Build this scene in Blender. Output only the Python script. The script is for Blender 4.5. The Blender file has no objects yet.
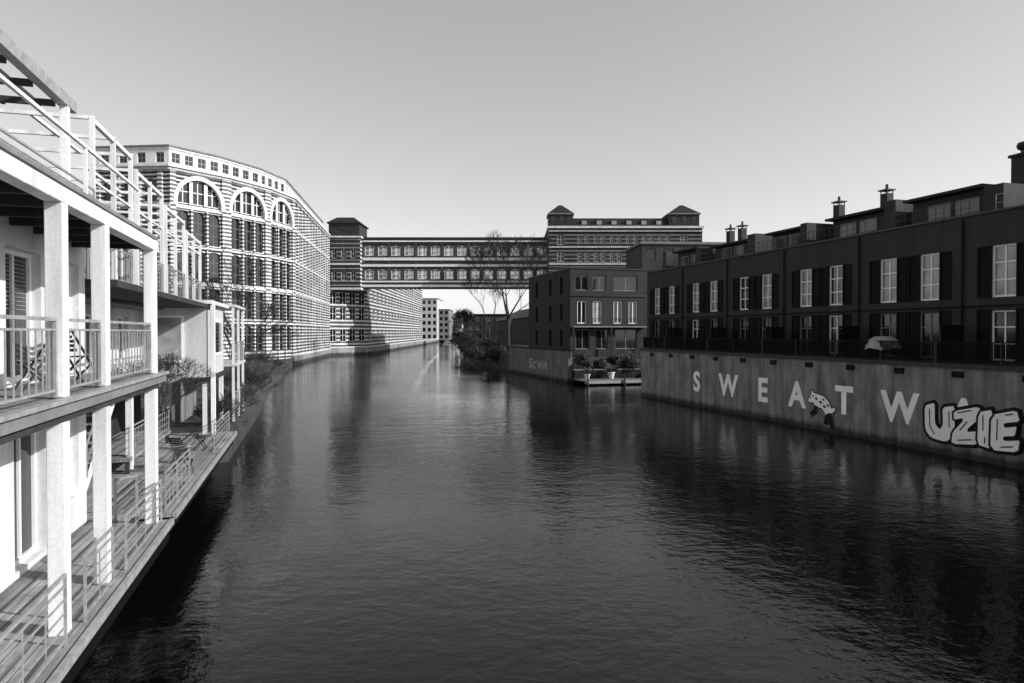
import bpy, bmesh, math, random
from mathutils import Vector, Matrix
R = random.Random(7)
scene = bpy.context.scene; C = scene.collection
SN, CS = .282, .9594
TH = math.asin(SN)
PI = math.pi
def W(u, v, z=0): return Vector((-SN*u+CS*v, CS*u+SN*v, z))

# ------------------------------------------------------------------ mesh builder
class MB:
    def __init__(s): s.v = []; s.f = []
    def add(s, vs, fs):
        n = len(s.v); s.v += [tuple(p) for p in vs]; s.f += [tuple(i+n for i in f) for f in fs]; return s
    def quad(s, a, b, c, d): return s.add([a, b, c, d], [(0, 1, 2, 3)])
    def box(s, x0, y0, z0, x1, y1, z1):
        x0, x1 = min(x0, x1), max(x0, x1); y0, y1 = min(y0, y1), max(y0, y1); z0, z1 = min(z0, z1), max(z0, z1)
        return s.add([(x0,y0,z0),(x1,y0,z0),(x1,y1,z0),(x0,y1,z0),(x0,y0,z1),(x1,y0,z1),(x1,y1,z1),(x0,y1,z1)],
                     [(0,3,2,1),(4,5,6,7),(0,1,5,4),(1,2,6,5),(2,3,7,6),(3,0,4,7)])
    def frame(s, p, q):
        p, q = Vector(p), Vector(q); d = (q-p).normalized()
        up = Vector((0,0,1)) if abs(d.z) < .95 else Vector((0,1,0))
        a = d.cross(up).normalized(); b = a.cross(d)
        return p, q, a, b
    def bar(s, p, q, w, h=None):
        h = h or w; p, q, a, b = s.frame(p, q)
        vs = [c+a*i*w/2+b*j*h/2 for c in (p, q) for i, j in ((-1,-1),(1,-1),(1,1),(-1,1))]
        return s.add(vs, [(0,1,2,3),(7,6,5,4),(0,4,5,1),(1,5,6,2),(2,6,7,3),(3,7,4,0)])
    def tube(s, p, q, r0, r1=None, n=8):
        r1 = r0 if r1 is None else r1; p, q, a, b = s.frame(p, q)
        vs = [c+(a*math.cos(2*PI*k/n)+b*math.sin(2*PI*k/n))*r for c, r in ((p,r0),(q,r1)) for k in range(n)]
        return s.add(vs, [(k,(k+1)%n,n+(k+1)%n,n+k) for k in range(n)]+[tuple(range(n-1,-1,-1)), tuple(range(n,2*n))])
    def prism(s, poly, lo, hi, axis='z'):
        n = len(poly)
        def P(p, h): return (p[0],p[1],h) if axis == 'z' else ((h,p[0],p[1]) if axis == 'x' else (p[0],h,p[1]))
        return s.add([P(p,lo) for p in poly]+[P(p,hi) for p in poly],
                     [tuple(range(n-1,-1,-1)), tuple(range(n,2*n))]+[(k,(k+1)%n,n+(k+1)%n,n+k) for k in range(n)])
    def lathe(s, prof, c=(0,0), n=16):
        vs = [(c[0]+r*math.cos(2*PI*k/n), c[1]+r*math.sin(2*PI*k/n), z) for r, z in prof for k in range(n)]
        fs = [(i*n+k, i*n+(k+1)%n, (i+1)*n+(k+1)%n, (i+1)*n+k) for i in range(len(prof)-1) for k in range(n)]
        return s.add(vs, fs)
    def mesh(s, name, mat, fix=True):
        me = bpy.data.meshes.new(name); me.from_pydata(s.v, [], s.f)
        if fix:
            bm = bmesh.new(); bm.from_mesh(me); bmesh.ops.recalc_face_normals(bm, faces=bm.faces); bm.to_mesh(me); bm.free()
        if mat: me.materials.append(mat)
        return me
    def build(s, name, mat, parent=None, fix=True, bevel=0):
        o = bpy.data.objects.new(name, s.mesh(name, mat, fix)); C.objects.link(o); o.parent = parent
        if bevel:
            b = o.modifiers.new('bevel', 'BEVEL'); b.width = bevel; b.segments = 2; b.limit_method = 'ANGLE'
        return o

def put(name, me, parent, loc=(0,0,0), rz=0):
    o = bpy.data.objects.new(name, me); C.objects.link(o); o.parent = parent; o.location = loc; o.rotation_euler = (0,0,rz); return o
def tag(o, label=None, cat=None, group=None, kind=None):
    if label: o['label'] = label
    if cat: o['category'] = cat
    if group: o['group'] = group
    if kind: o['kind'] = kind
    return o
def thing(name, label, cat, loc=(0,0,0), rz=0, group=None):
    o = bpy.data.objects.new(name, None); C.objects.link(o); o.location = loc; o.rotation_euler = (0,0,rz); o.empty_display_size = .3
    return tag(o, label, cat, group)

# ------------------------------------------------------------------ materials (all neutral greys)
def newmat(name):
    m = bpy.data.materials.new(name); m.use_nodes = True
    nt = m.node_tree; return m, nt, nt.nodes['Principled BSDF']
def N(nt, t, **kw):
    n = nt.nodes.new(t)
    for k, v in kw.items(): setattr(n, k, v)
    return n
def math_(nt, op, a, b=None, c=None):
    n = N(nt, 'ShaderNodeMath', operation=op)
    for i, x in enumerate((a, b, c)):
        if x is None: continue
        if isinstance(x, (int, float)): n.inputs[i].default_value = x
        else: nt.links.new(x, n.inputs[i])
    return n.outputs[0]
def noise(nt, scale, detail=5, stretch=(1,1,1), rough=.6, coord='Object'):
    tc = N(nt, 'ShaderNodeTexCoord'); mp = N(nt, 'ShaderNodeMapping'); mp.inputs['Scale'].default_value = stretch
    nt.links.new(tc.outputs[coord], mp.inputs[0])
    n = N(nt, 'ShaderNodeTexNoise'); n.inputs['Scale'].default_value = scale; n.inputs['Detail'].default_value = detail; n.inputs['Roughness'].default_value = rough
    nt.links.new(mp.outputs[0], n.inputs['Vector']); return n.outputs[0]
def ranged(nt, x, a, b, lo=.3, hi=.7):
    n = N(nt, 'ShaderNodeMapRange'); nt.links.new(x, n.inputs[0])
    n.inputs[1].default_value = lo; n.inputs[2].default_value = hi; n.inputs[3].default_value = a; n.inputs[4].default_value = b
    return n.outputs[0]
def addbump(nt, b, h, strength, dist=.02):
    n = N(nt, 'ShaderNodeBump'); n.inputs['Strength'].default_value = strength; n.inputs['Distance'].default_value = dist
    nt.links.new(h, n.inputs['Height']); nt.links.new(n.outputs[0], b.inputs['Normal'])
def M(name, val, rough=.7, var=.3, scale=2.5, bump=.15, streak=False, spec=.3, metal=0):
    m, nt, b = newmat(name)
    a = noise(nt, scale, 6, (1,1,.12) if streak else (1,1,1)); f = noise(nt, scale*9, 4)
    v = math_(nt, 'MULTIPLY', ranged(nt, a, val*(1-var), val*(1+var)), ranged(nt, f, 1-var*.4, 1+var*.4))
    nt.links.new(v, b.inputs['Base Color'])
    b.inputs['Roughness'].default_value = rough; b.inputs['Specular IOR Level'].default_value = spec; b.inputs['Metallic'].default_value = metal
    if bump: addbump(nt, b, f, bump)
    return m
def zcoord(nt, ax='Z'):
    tc = N(nt, 'ShaderNodeTexCoord'); sp = N(nt, 'ShaderNodeSeparateXYZ'); nt.links.new(tc.outputs['Object'], sp.inputs[0]); return sp.outputs[ax]
def stripes(name, dark, light, period, duty, phase=0, var=.3):
    m, nt, b = newmat(name)
    z = math_(nt, 'MULTIPLY', math_(nt, 'ADD', zcoord(nt), phase), 1/period)
    t = math_(nt, 'LESS_THAN', math_(nt, 'FRACT', z), duty)
    a = noise(nt, .35, 6, (1,1,.4)); f = noise(nt, 6, 4); g = noise(nt, 1.3, 4, (1,1,1))
    lt = ranged(nt, g, light*.7, light*1.15)
    v = math_(nt, 'ADD', math_(nt, 'MULTIPLY', t, math_(nt, 'SUBTRACT', lt, dark)), dark)
    v = math_(nt, 'MULTIPLY', v, math_(nt, 'MULTIPLY', ranged(nt, a, 1-var, 1+var), ranged(nt, f, .75, 1.25)))
    nt.links.new(v, b.inputs['Base Color']); b.inputs['Roughness'].default_value = .85; b.inputs['Specular IOR Level'].default_value = .2
    return m
def planks(name, val, axis, pitch=.14, gap=.09):
    m, nt, b = newmat(name)
    x = math_(nt, 'MULTIPLY', zcoord(nt, axis), 1/pitch)
    fr = math_(nt, 'FRACT', x); fl = math_(nt, 'FLOOR', x)
    t = math_(nt, 'GREATER_THAN', fr, gap)
    wn = N(nt, 'ShaderNodeTexWhiteNoise', noise_dimensions='1D'); nt.links.new(fl, wn.inputs['W'])
    a = noise(nt, 3, 5, (6,.4,1) if axis == 'X' else (.4,6,1)); s = noise(nt, .9, 5)
    v = math_(nt, 'MULTIPLY', math_(nt, 'MULTIPLY', ranged(nt, a, val*.6, val*1.25), ranged(nt, wn.outputs[0], .7, 1.2, 0, 1)), ranged(nt, t, .12, 1, 0, 1))
    v = math_(nt, 'MULTIPLY', v, ranged(nt, s, .6, 1.2))
    nt.links.new(v, b.inputs['Base Color']); b.inputs['Roughness'].default_value = .8; addbump(nt, b, t, .5, .01)
    return m
def quaymat(name, val, wet, wetz=.45):
    m, nt, b = newmat(name)
    a = noise(nt, 1.1, 8, (1,1,.5), .7); s = noise(nt, 1.6, 5, (1,1,.06)); f = noise(nt, 22, 4)
    v = math_(nt, 'MULTIPLY', ranged(nt, a, val*.5, val*1.35, .3, .7), ranged(nt, s, .55, 1.3))
    v = math_(nt, 'MULTIPLY', v, ranged(nt, f, .75, 1.25))
    zz = math_(nt, 'ADD', zcoord(nt), math_(nt, 'MULTIPLY', s, .5))
    v = math_(nt, 'MULTIPLY', v, ranged(nt, zz, wet, 1, wetz, wetz+.35))
    nt.links.new(v, b.inputs['Base Color']); b.inputs['Roughness'].default_value = .85; b.inputs['Specular IOR Level'].default_value = .25
    addbump(nt, b, a, .5, .04)
    return m
def glass(name, base, rough=.05, tr=None):
    m, nt, b = newmat(name)
    n = noise(nt, .9, 2); nt.links.new(ranged(nt, n, base*.5, base*1.5), b.inputs['Base Color'])
    b.inputs['Roughness'].default_value = rough; b.inputs['Specular IOR Level'].default_value = .6
    if tr:
        t = N(nt, 'ShaderNodeBsdfTransparent'); mx = N(nt, 'ShaderNodeMixShader'); mx.inputs[0].default_value = tr
        nt.links.new(b.outputs[0], mx.inputs[1]); nt.links.new(t.outputs[0], mx.inputs[2])
        nt.links.new(mx.outputs[0], nt.nodes['Material Output'].inputs[0])
    return m

m_white = M('white_paint', .76, .5, .12, 1.5, .05, True, .4)
m_post = M('post_white', .7, .5, .25, 2.5, .08, True, .4)
m_render = M('white_render', .6, .8, .25, .8, .1, True)
m_grey = M('grey_render', .18, .8, .25, .8, .1, True)
m_bay = M('bay_render', .48, .8, .22, .9, .1, True)
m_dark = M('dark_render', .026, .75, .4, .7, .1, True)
m_darker = M('dark_paint', .003, .6, .3, 3, .1, spec=.15)
m_metal = M('dark_metal', .014, .4, .3, 3, .05, spec=.4)
m_galv = M('galvanised', .28, .45, .3, 5, .05, spec=.5)
m_roof = M('roof_felt', .02, .8, .3, 1.2, .2)
m_slate = M('slate', .018, .6, .4, 3, .3)
m_stone = M('pale_stone', .6, .8, .22, 1.5, .15, True)
m_course = M('weathered_stone', .45, .85, .3, 1.5, .15)
m_ground = M('earth', .045, .95, .5, .3, .4)
m_timber = M('dark_timber', .035, .85, .4, 3, .3)
m_bark = M('bark', .04, .9, .4, 6, .5)
m_twig = M('twigs', .035, .9, .3, 6, .2)
m_twigp = M('pale_twigs', .1, .9, .3, 6, .2)
m_leaf = M('leaves', .04, .7, .5, 2, .0)
m_leafd = M('dark_leaves', .02, .7, .5, .4, .0)
m_quay = quaymat('quay_concrete', .22, .2)
m_quayl = quaymat('low_quay_concrete', .14, .2)
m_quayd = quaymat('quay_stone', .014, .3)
m_quayp = quaymat('pale_quay_stone', .26, .2, .8)
m_letter = M('letter_paint', .9, .7, .08, 3, .1, True)
m_faint = M('faded_paint', .35, .8, .3, 3, .1, True)
m_black = M('black_paint', .005, .7, .3, 3, .1)
m_brick = stripes('striped_brick', .05, .68, .6, .38)
m_pier = stripes('striped_pier', .12, .72, .6, .46)
m_brick2 = stripes('striped_brick_far', .07, .58, 1.0, .4, .3)
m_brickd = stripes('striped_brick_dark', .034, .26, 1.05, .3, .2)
m_brickr = stripes('striped_brick_muted', .026, .2, .95, .3, .2)  # darker, lower-contrast banding for the twin towered factory
m_brickt = M('dark_brick', .03, .85, .3, 2, .2)
m_brickb = M('bridge_brick', .055, .85, .35, 1.2, .2)
m_glass = glass('window_glass', .01)
m_glassp = glass('window_glass_curtained', .22, .08)
m_glasst = glass('bridge_glass', .5, .05, .6)
m_deckx = planks('deck_boards', .3, 'X')
m_decky = planks('deck_boards_across', .28, 'Y')
m_inner = M('dark_interior', .02, .9, .2, 1, 0)

# ------------------------------------------------------------------ facade with real openings
def rot(a, x, y): return (x*math.cos(a)-y*math.sin(a), x*math.sin(a)+y*math.cos(a))
def arcpts(x0, x1, zb, rise, n=10):
    w = (x1-x0)/2; r = (w*w+rise*rise)/(2*rise); cz = zb-r; cx = (x0+x1)/2; a0 = math.asin(min(1, w/r))
    if rise >= w-.001: a0 = PI/2
    return [(cx+r*math.sin(-a0+2*a0*k/n), cz+r*math.cos(-a0+2*a0*k/n)) for k in range(n+1)]
def facade(parent, p0, a, L, z0, z1, holes, m, name='wall', rev=.25):
    mb = MB()
    xs = sorted({0, round(L,4)} | {round(h[k],4) for h in holes for k in (0,1)})
    zs = sorted({z0, z1} | {round(h[k],4) for h in holes for k in (2,3)})
    for i in range(len(xs)-1):
        for j in range(len(zs)-1):
            cx, cz = (xs[i]+xs[i+1])/2, (zs[j]+zs[j+1])/2
            if any(h[0] < cx < h[1] and h[2] < cz < h[3] for h in holes): continue
            mb.quad((xs[i],0,zs[j]), (xs[i+1],0,zs[j]), (xs[i+1],0,zs[j+1]), (xs[i],0,zs[j+1]))
    for h in holes:
        x0, x1, za, zb = h[:4]; rise = h[4] if len(h) > 4 else 0
        zt = zb-rise
        mb.quad((x0,0,za),(x0,rev,za),(x0,rev,zt),(x0,0,zt)); mb.quad((x1,0,za),(x1,0,zt),(x1,rev,zt),(x1,rev,za))
        mb.quad((x0,0,za),(x1,0,za),(x1,rev,za),(x0,rev,za))
        if rise:
            pts = arcpts(x0, x1, zb, rise)
            for (xa, z_a), (xb, z_b) in zip(pts, pts[1:]):
                mb.quad((xa,0,z_a),(xb,0,z_b),(xb,0,zb),(xa,0,zb)); mb.quad((xa,0,z_a),(xa,rev,z_a),(xb,rev,z_b),(xb,0,z_b))
        else: mb.quad((x0,0,zb),(x0,rev,zb),(x1,rev,zb),(x1,0,zb))
    o = mb.build(name, m, parent, fix=False); o.location = (p0[0], p0[1], 0); o.rotation_euler = (0,0,a)
    return o
WC = {}
def window(parent, p0, a, hole, style, name='window', rev=.25):
    fm, pm, fw, nx, nz, sill = style
    w, h = round(hole[1]-hole[0],3), round(hole[3]-hole[2],3)
    key = (w, h, fm.name, pm.name, fw, nx, nz, name)
    if key not in WC:
        f = MB(); d = .09
        f.box(0,0,0,fw,d,h); f.box(w-fw,0,0,w,d,h); f.box(fw,0,0,w-fw,d,fw); f.box(fw,0,h-fw,w-fw,d,h)
        for i in range(1, nx): f.box(w*i/nx-fw*.42,.012,fw,w*i/nx+fw*.42,d-.012,h-fw)
        for j in range(1, nz): f.box(fw,.02,h*j/nz-fw*.35,w-fw,d-.02,h*j/nz+fw*.35)
        p = MB().quad((fw*.5,.055,fw*.5),(w-fw*.5,.055,fw*.5),(w-fw*.5,.055,h-fw*.5),(fw*.5,.055,h-fw*.5))
        s = MB().box(-.08,-rev*.6-.12,-.14,w+.08,-rev*.6+.0,-.002)
        WC[key] = (f.mesh(name, fm), p.mesh('pane', pm, False), s.mesh('sill', m_stone))
    f, p, s = WC[key]
    dx, dy = rot(a, hole[0], rev*.6)
    o = put(name, f, parent, (p0[0]+dx, p0[1]+dy, hole[2]), a)
    put('pane', p, o)
    if sill: put('sill', s, o)
    return o
def offset(poly, d):
    out = []
    for i in range(len(poly)):
        ns = []
        for j in (i-1, i):
            if 0 <= j < len(poly)-1:
                t = (Vector(poly[j+1])-Vector(poly[j])).normalized(); ns.append(Vector((t.y, -t.x)))
        n = (ns[0]+ns[-1]).normalized(); out.append(tuple(Vector(poly[i])+n*d/n.dot(ns[0])))
    return out
def ribbon(mb, poly, d0, d1, z0, z1):
    a, b = offset(poly, d0), offset(poly, d1)
    for i in range(len(poly)-1): mb.prism([a[i], a[i+1], b[i+1], b[i]], z0, z1)
    return mb

# ------------------------------------------------------------------ plants
def bare_tree(name, label, cat, loc, h, seed, depth=6, spread=.55, stems=1, thick=.022, group=None, kids=(2,3), rmin=.006, up=.1, lean=(0,0), mat=None):
    rr = random.Random(seed); t = thing(name, label, cat, loc, 0, group)
    tr, br = MB(), MB()
    def grow(p, d, L, r, k):
        mb = tr if k <= 1 else br; n = 7 if k < 2 else (5 if k < 4 else 3)
        for s in range(2):
            d2 = (d+Vector((rr.gauss(0,.13), rr.gauss(0,.13), rr.gauss(.03,.08)))).normalized()
            q = p+d2*L/2; r2 = max(rmin, r*.84); mb.tube(p, q, max(rmin, r), r2, n); p, d, r = q, d2, r2
        if k >= depth: return
        for c in range(rr.randint(*kids)):
            ax = Vector((rr.gauss(0,1), rr.gauss(0,1), rr.gauss(0,.4)))
            nd = (d+ax.normalized()*spread*rr.uniform(.6,1.4)+Vector((0,0,up))).normalized()
            grow(p, nd, L*rr.uniform(.62,.88), r*rr.uniform(.5,.72), k+1)
        if k > 0: grow(p, d, L*.75, r*.72, k+1)
    for s in range(stems):
        d = Vector((rr.gauss(0,.08)+lean[0], rr.gauss(0,.08)+lean[1], 1)) if stems == 1 else Vector((rr.gauss(0,.5), rr.gauss(0,.5), 1))
        grow(Vector((rr.gauss(0,.15)*(stems > 1), rr.gauss(0,.15)*(stems > 1), -.2)), d.normalized(), h*.25, h*thick, 0 if stems == 1 else 1)
    tr.build('trunk', mat or m_bark, t, False)
    br.build('branches', mat or m_twig, t, False)
    return t
def leafy(name, label, cat, loc, h, rad, seed, n=2600, leaf=.35, trunk=.3, mat=None, group=None):
    rr = random.Random(seed); t = thing(name, label, cat, loc, 0, group)
    z0 = h*trunk; tk = MB(); tk.tube((0,0,-.3),(0,0,z0+h*.2), h*.022, h*.012, 8)
    cl = []
    for k in range(12):
        a = rr.uniform(0, 2*PI); q = rr.uniform(.15,.8)*rad; z = rr.uniform(z0+h*.08, h*.92)
        q *= math.sqrt(max(.15, 1-((z-(z0+h)/2)/((h-z0)/2))**2)); c = Vector((q*math.cos(a), q*math.sin(a), z)); cl.append((c, rr.uniform(.3,.5)*rad))
        tk.tube((0,0,z0*.8+rr.uniform(0,h*.15)), c, h*.008, h*.003, 5)
    cr = MB()
    for k in range(n):
        c, r = rr.choice(cl); d = Vector((rr.gauss(0,1), rr.gauss(0,1), rr.gauss(0,.8))).normalized()*r*rr.uniform(.55,1.1)**.6
        p = c+d; p.z = max(p.z, .05); x = Vector((rr.gauss(0,1), rr.gauss(0,1), rr.gauss(0,1))).normalized(); y = x.orthogonal().normalized()
        s = leaf*rr.uniform(.5,1.2); cr.quad(p-x*s-y*s*.45, p+x*s-y*s*.45, p+x*s*.8+y*s*.45, p-x*s*.8+y*s*.45)
    tk.build('trunk', m_bark, t); cr.build('crown', mat or m_leaf, t, False)
    return t

# ------------------------------------------------------------------ setting: water, ground
wm, nt, b = newmat('canal_water')
b.inputs['Base Color'].default_value = (.002,.002,.002,1); b.inputs['Roughness'].default_value = .0; b.inputs['IOR'].default_value = 1.36
n1 = noise(nt, 3.0, 4, (1,1.15,1), .55); n2 = noise(nt, .8, 3, (1,1.2,1), .5); n3 = noise(nt, .05, 3)
hgt = math_(nt, 'MULTIPLY', math_(nt, 'ADD', n1, math_(nt, 'MULTIPLY', n2, 1.7)), ranged(nt, n3, .45, 1.5, .35, .65))
addbump(nt, b, hgt, .45, .038)
tag(MB().quad((-250,-60,0),(250,-60,0),(250,620,0),(-250,620,0)).build('water', wm), kind='structure')

def land(name, edge, z, far, m, skirts):
    pts = [(p[0],p[1],z) for p in edge]
    poly = pts+[(far, edge[-1][1], z), (far, edge[0][1], z)]
    bm = bmesh.new(); vs = [bm.verts.new(p) for p in poly]; f = bm.faces.new(vs)
    bmesh.ops.triangulate(bm, faces=[f])
    low = [bm.verts.new((p[0]+s, p[1], -.6)) for p, s in zip(edge, skirts)]
    for i in range(len(edge)-1): bm.faces.new((vs[i], vs[i+1], low[i+1], low[i]))
    bmesh.ops.recalc_face_normals(bm, faces=bm.faces)
    me = bpy.data.meshes.new(name); bm.to_mesh(me); bm.free(); me.materials.append(m)
    o = bpy.data.objects.new(name, me); C.objects.link(o); tag(o, kind='structure')
LE = [W(-60,-4.9), W(33.2,-4.9), W(34,-3.9), W(70,-5), (-39.4,122.5), (-45.8,170.5), (-38,182), (-41.5,325), (-45,470), (-50,600)]
land('ground', LE, 1.3, -3500, m_ground, [0,.1,.3,1.5,.3,.3,.1,.1,2,2])
RE = [W(-60,30.2), W(57.6,30.2), W(60.4,32), W(61,41), W(75.2,41), W(75.2,29.3), W(99,29.3), (-6,136), (-17,250), (-33,450), (-38,600)]
land('ground', RE, 3.0, 3500, m_ground, [0,0,0,0,0,0,0,-3,-3,-4,-5])
tag(MB().quad((-3500,480,1.6),(3500,480,1.6),(3500,5000,1.6),(-3500,5000,1.6)).build('ground', m_ground), kind='structure')

# ------------------------------------------------------------------ right quay wall with lettering
def strokes(mb, paths, w, x0, n=10):
    x = x0
    for pts in paths:
        for i, p in enumerate(pts):
            vs = [(x, -(p[0]+w/2*math.cos(2*PI*k/n)), p[1]+w/2*math.sin(2*PI*k/n)) for k in range(n)]; mb.add(vs, [tuple(range(n))]); x -= .0001
            if i < len(pts)-1:
                q = pts[i+1]; d = Vector((q[0]-p[0], q[1]-p[1]))
                if d.length < 1e-4: continue
                nn = Vector((-d.y, d.x)).normalized()*w/2
                mb.add([(x,-(p[0]+nn.x),p[1]+nn.y),(x,-(q[0]+nn.x),q[1]+nn.y),(x,-(q[0]-nn.x),q[1]-nn.y),(x,-(p[0]-nn.x),p[1]-nn.y)], [(0,1,2,3)]); x -= .0001
def flats(mb, polys, x):
    for i, p in enumerate(polys): mb.add([(x-i*.0008, -s, z) for s, z in p], [tuple(range(len(p)))])
def chaikin(p, n=1, c=.16):
    for _ in range(n):
        q = []
        for i in range(len(p)):
            a, b = p[i], p[(i+1)%len(p)]
            q += [(a[0]*(1-c)+b[0]*c, a[1]*(1-c)+b[1]*c), (a[0]*c+b[0]*(1-c), a[1]*c+b[1]*(1-c))]
        p = q
    return p
def letter_mesh(ch, h, bold=.035):
    cu = bpy.data.curves.new('letter', 'FONT'); cu.body = ch; cu.size = 1; cu.offset = bold; cu.extrude = 0
    ob = bpy.data.objects.new('letter', cu); C.objects.link(ob)
    dg = bpy.context.evaluated_depsgraph_get(); dg.update()
    me = bpy.data.meshes.new_from_object(ob.evaluated_get(dg)); bpy.data.objects.remove(ob)
    xs = [v.co.x for v in me.vertices]; ys = [v.co.y for v in me.vertices]; s = h/(max(ys)-min(ys)); cx = (max(xs)+min(xs))/2; y0 = min(ys)
    for v in me.vertices: v.co = Vector((0, -(v.co.x-cx)*s, (v.co.y-y0)*s))
    me.materials.clear(); me.materials.append(m_letter); return me
qw = thing('quay_wall', 'long stained concrete quay wall painted with big white capital letters', 'quay wall', W(10,29.7), TH)
MB().box(0,0,-1,.6,48,4.28).build('wall', m_quay, qw)
MB().prism([(0.0,48),(.6,48),(2.4,50.7),(1.9,50.9)], -1, 4.28).build('return_wall', m_quay, qw)
MB().box(-.14,-.02,4.28,.7,48.05,4.46).build('coping', M('coping', .045, .8, .3, 2, .2, True), qw)
MB().box(.6,0,2.9,11,48,4.4).prism([(.6,48),(2.2,50.7),(11,50.7),(11,48)], 2.9, 4.4).build('terrace_slab', m_ground, qw)
for k in range(14):
    y = 1.7+3.4*k; MB().box(-.07,y-.3,3.82,.01,y+.3,4.12).build('drain_outlet', m_darker, qw)
for ch, u in (('S',48.4),('W',44.1),('E',40.0),('A',36.6),('T',32.6),('W',28.7),('A',25.0)):
    put('painted_letter', letter_mesh(ch, 1.66), qw, (-.006, u-10, 1.2))
def on(o, pts): return [(-(o-10)+x, z) for x, z in pts]
UZ = [[(-.06,2.42),(.66,2.72),(.68,1.4),(.92,1.12),(1.06,1.4),(1.02,2.45),(1.86,2.66),(1.82,.8),(1.3,.3),(.36,.42),(-.02,.9)],
      [(1.68,2.3),(3.2,2.78),(3.24,2.05),(2.46,1.2),(3.16,1.38),(3.14,.46),(1.58,.26),(1.62,1.02),(2.3,1.88),(1.72,1.68)],
      [(3.06,2.42),(3.92,2.7),(3.82,.34),(3.0,.5)],
      [(3.74,2.36),(5.06,2.8),(5.24,2.1),(4.46,1.9),(4.48,1.76),(5.1,1.94),(5.0,1.28),(4.44,1.18),(4.46,1.04),(5.26,1.22),(5.14,.42),(3.7,.3)]]
def tg(p): return on(27.1, [(x*.94, z*.82+.34) for x, z in p])
UZ2 = [tg(chaikin(p)) for p in UZ]
g = MB(); strokes(g, [p+[p[0]] for p in UZ2], .22, -.012); g.build('graffiti_outline', m_black, qw, False)
inner = [[[(.3,2.2),(.33,1.2),(.6,.75)],[(1.45,2.2),(1.48,1.3)]], [[(2.0,2.2),(2.7,2.42)],[(2.0,.6),(2.75,.75)],[(2.1,1.2),(2.5,1.75)]], [[(3.35,2.2),(3.36,1.4)],[(3.45,.7),(3.46,1.0)]], [[(4.1,2.1),(4.08,1.0)],[(4.5,2.4),(4.85,2.5)],[(4.3,.62),(4.85,.74)]]]
for i, p in enumerate(UZ2):
    x0 = -.05-.022*i
    g = MB(); flats(g, [p], x0); g.build('graffiti_letter', m_letter, qw, False)
    g = MB(); strokes(g, [p+[p[0]]], .1, x0-.003); strokes(g, [tg(s) for s in inner[i]], .055, x0-.012); g.build('graffiti_line', m_black, qw, False)
def an(pts): return on(35.5, [(x*.92, z*.9+.18) for x, z in pts])
BODY = an([(-.05,1.72),(.1,2.0),(.25,2.2),(.28,2.48),(.5,2.3),(.95,2.24),(1.45,2.14),(1.85,1.85),(2.1,1.4),(2.42,1.5),(2.45,1.3),(2.2,1.1),(2.25,.6),(2.35,.15),(2.05,.15),(1.9,.55),(1.7,.3),(1.45,.4),(1.62,.9),(1.3,1.28),(.98,1.38),(.75,.98),(.3,.7),(.2,.92),(.52,1.15),(.6,1.48),(.42,1.68),(.15,1.6)])
g = MB(); strokes(g, [BODY+[BODY[0]]], .14, -.012); g.build('graffiti_outline', m_black, qw, False)
g = MB(); flats(g, [BODY], -.03); g.build('graffiti_figure', m_letter, qw, False)
g = MB(); flats(g, [an([(2.18,1.1),(2.25,.6),(2.35,.15),(2.05,.15),(1.9,.55),(1.7,.3),(1.45,.4),(1.62,.9),(1.75,1.05)]), an([(.75,.98),(.3,.7),(.2,.92),(.52,1.15),(.6,1.48),(.95,1.38)])], -.04)
for x, z, s in ((.2,1.98,.07),(.75,1.95,.13),(1.15,1.75,.14),(1.5,1.5,.14),(1.4,1.95,.1),(1.8,1.6,.12),(.45,2.1,.08)): strokes(g, [an([(x-.05,z),(x+.05,z-.05)])], s, -.045)
g.build('graffiti_patches', m_black, qw, False)

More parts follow.
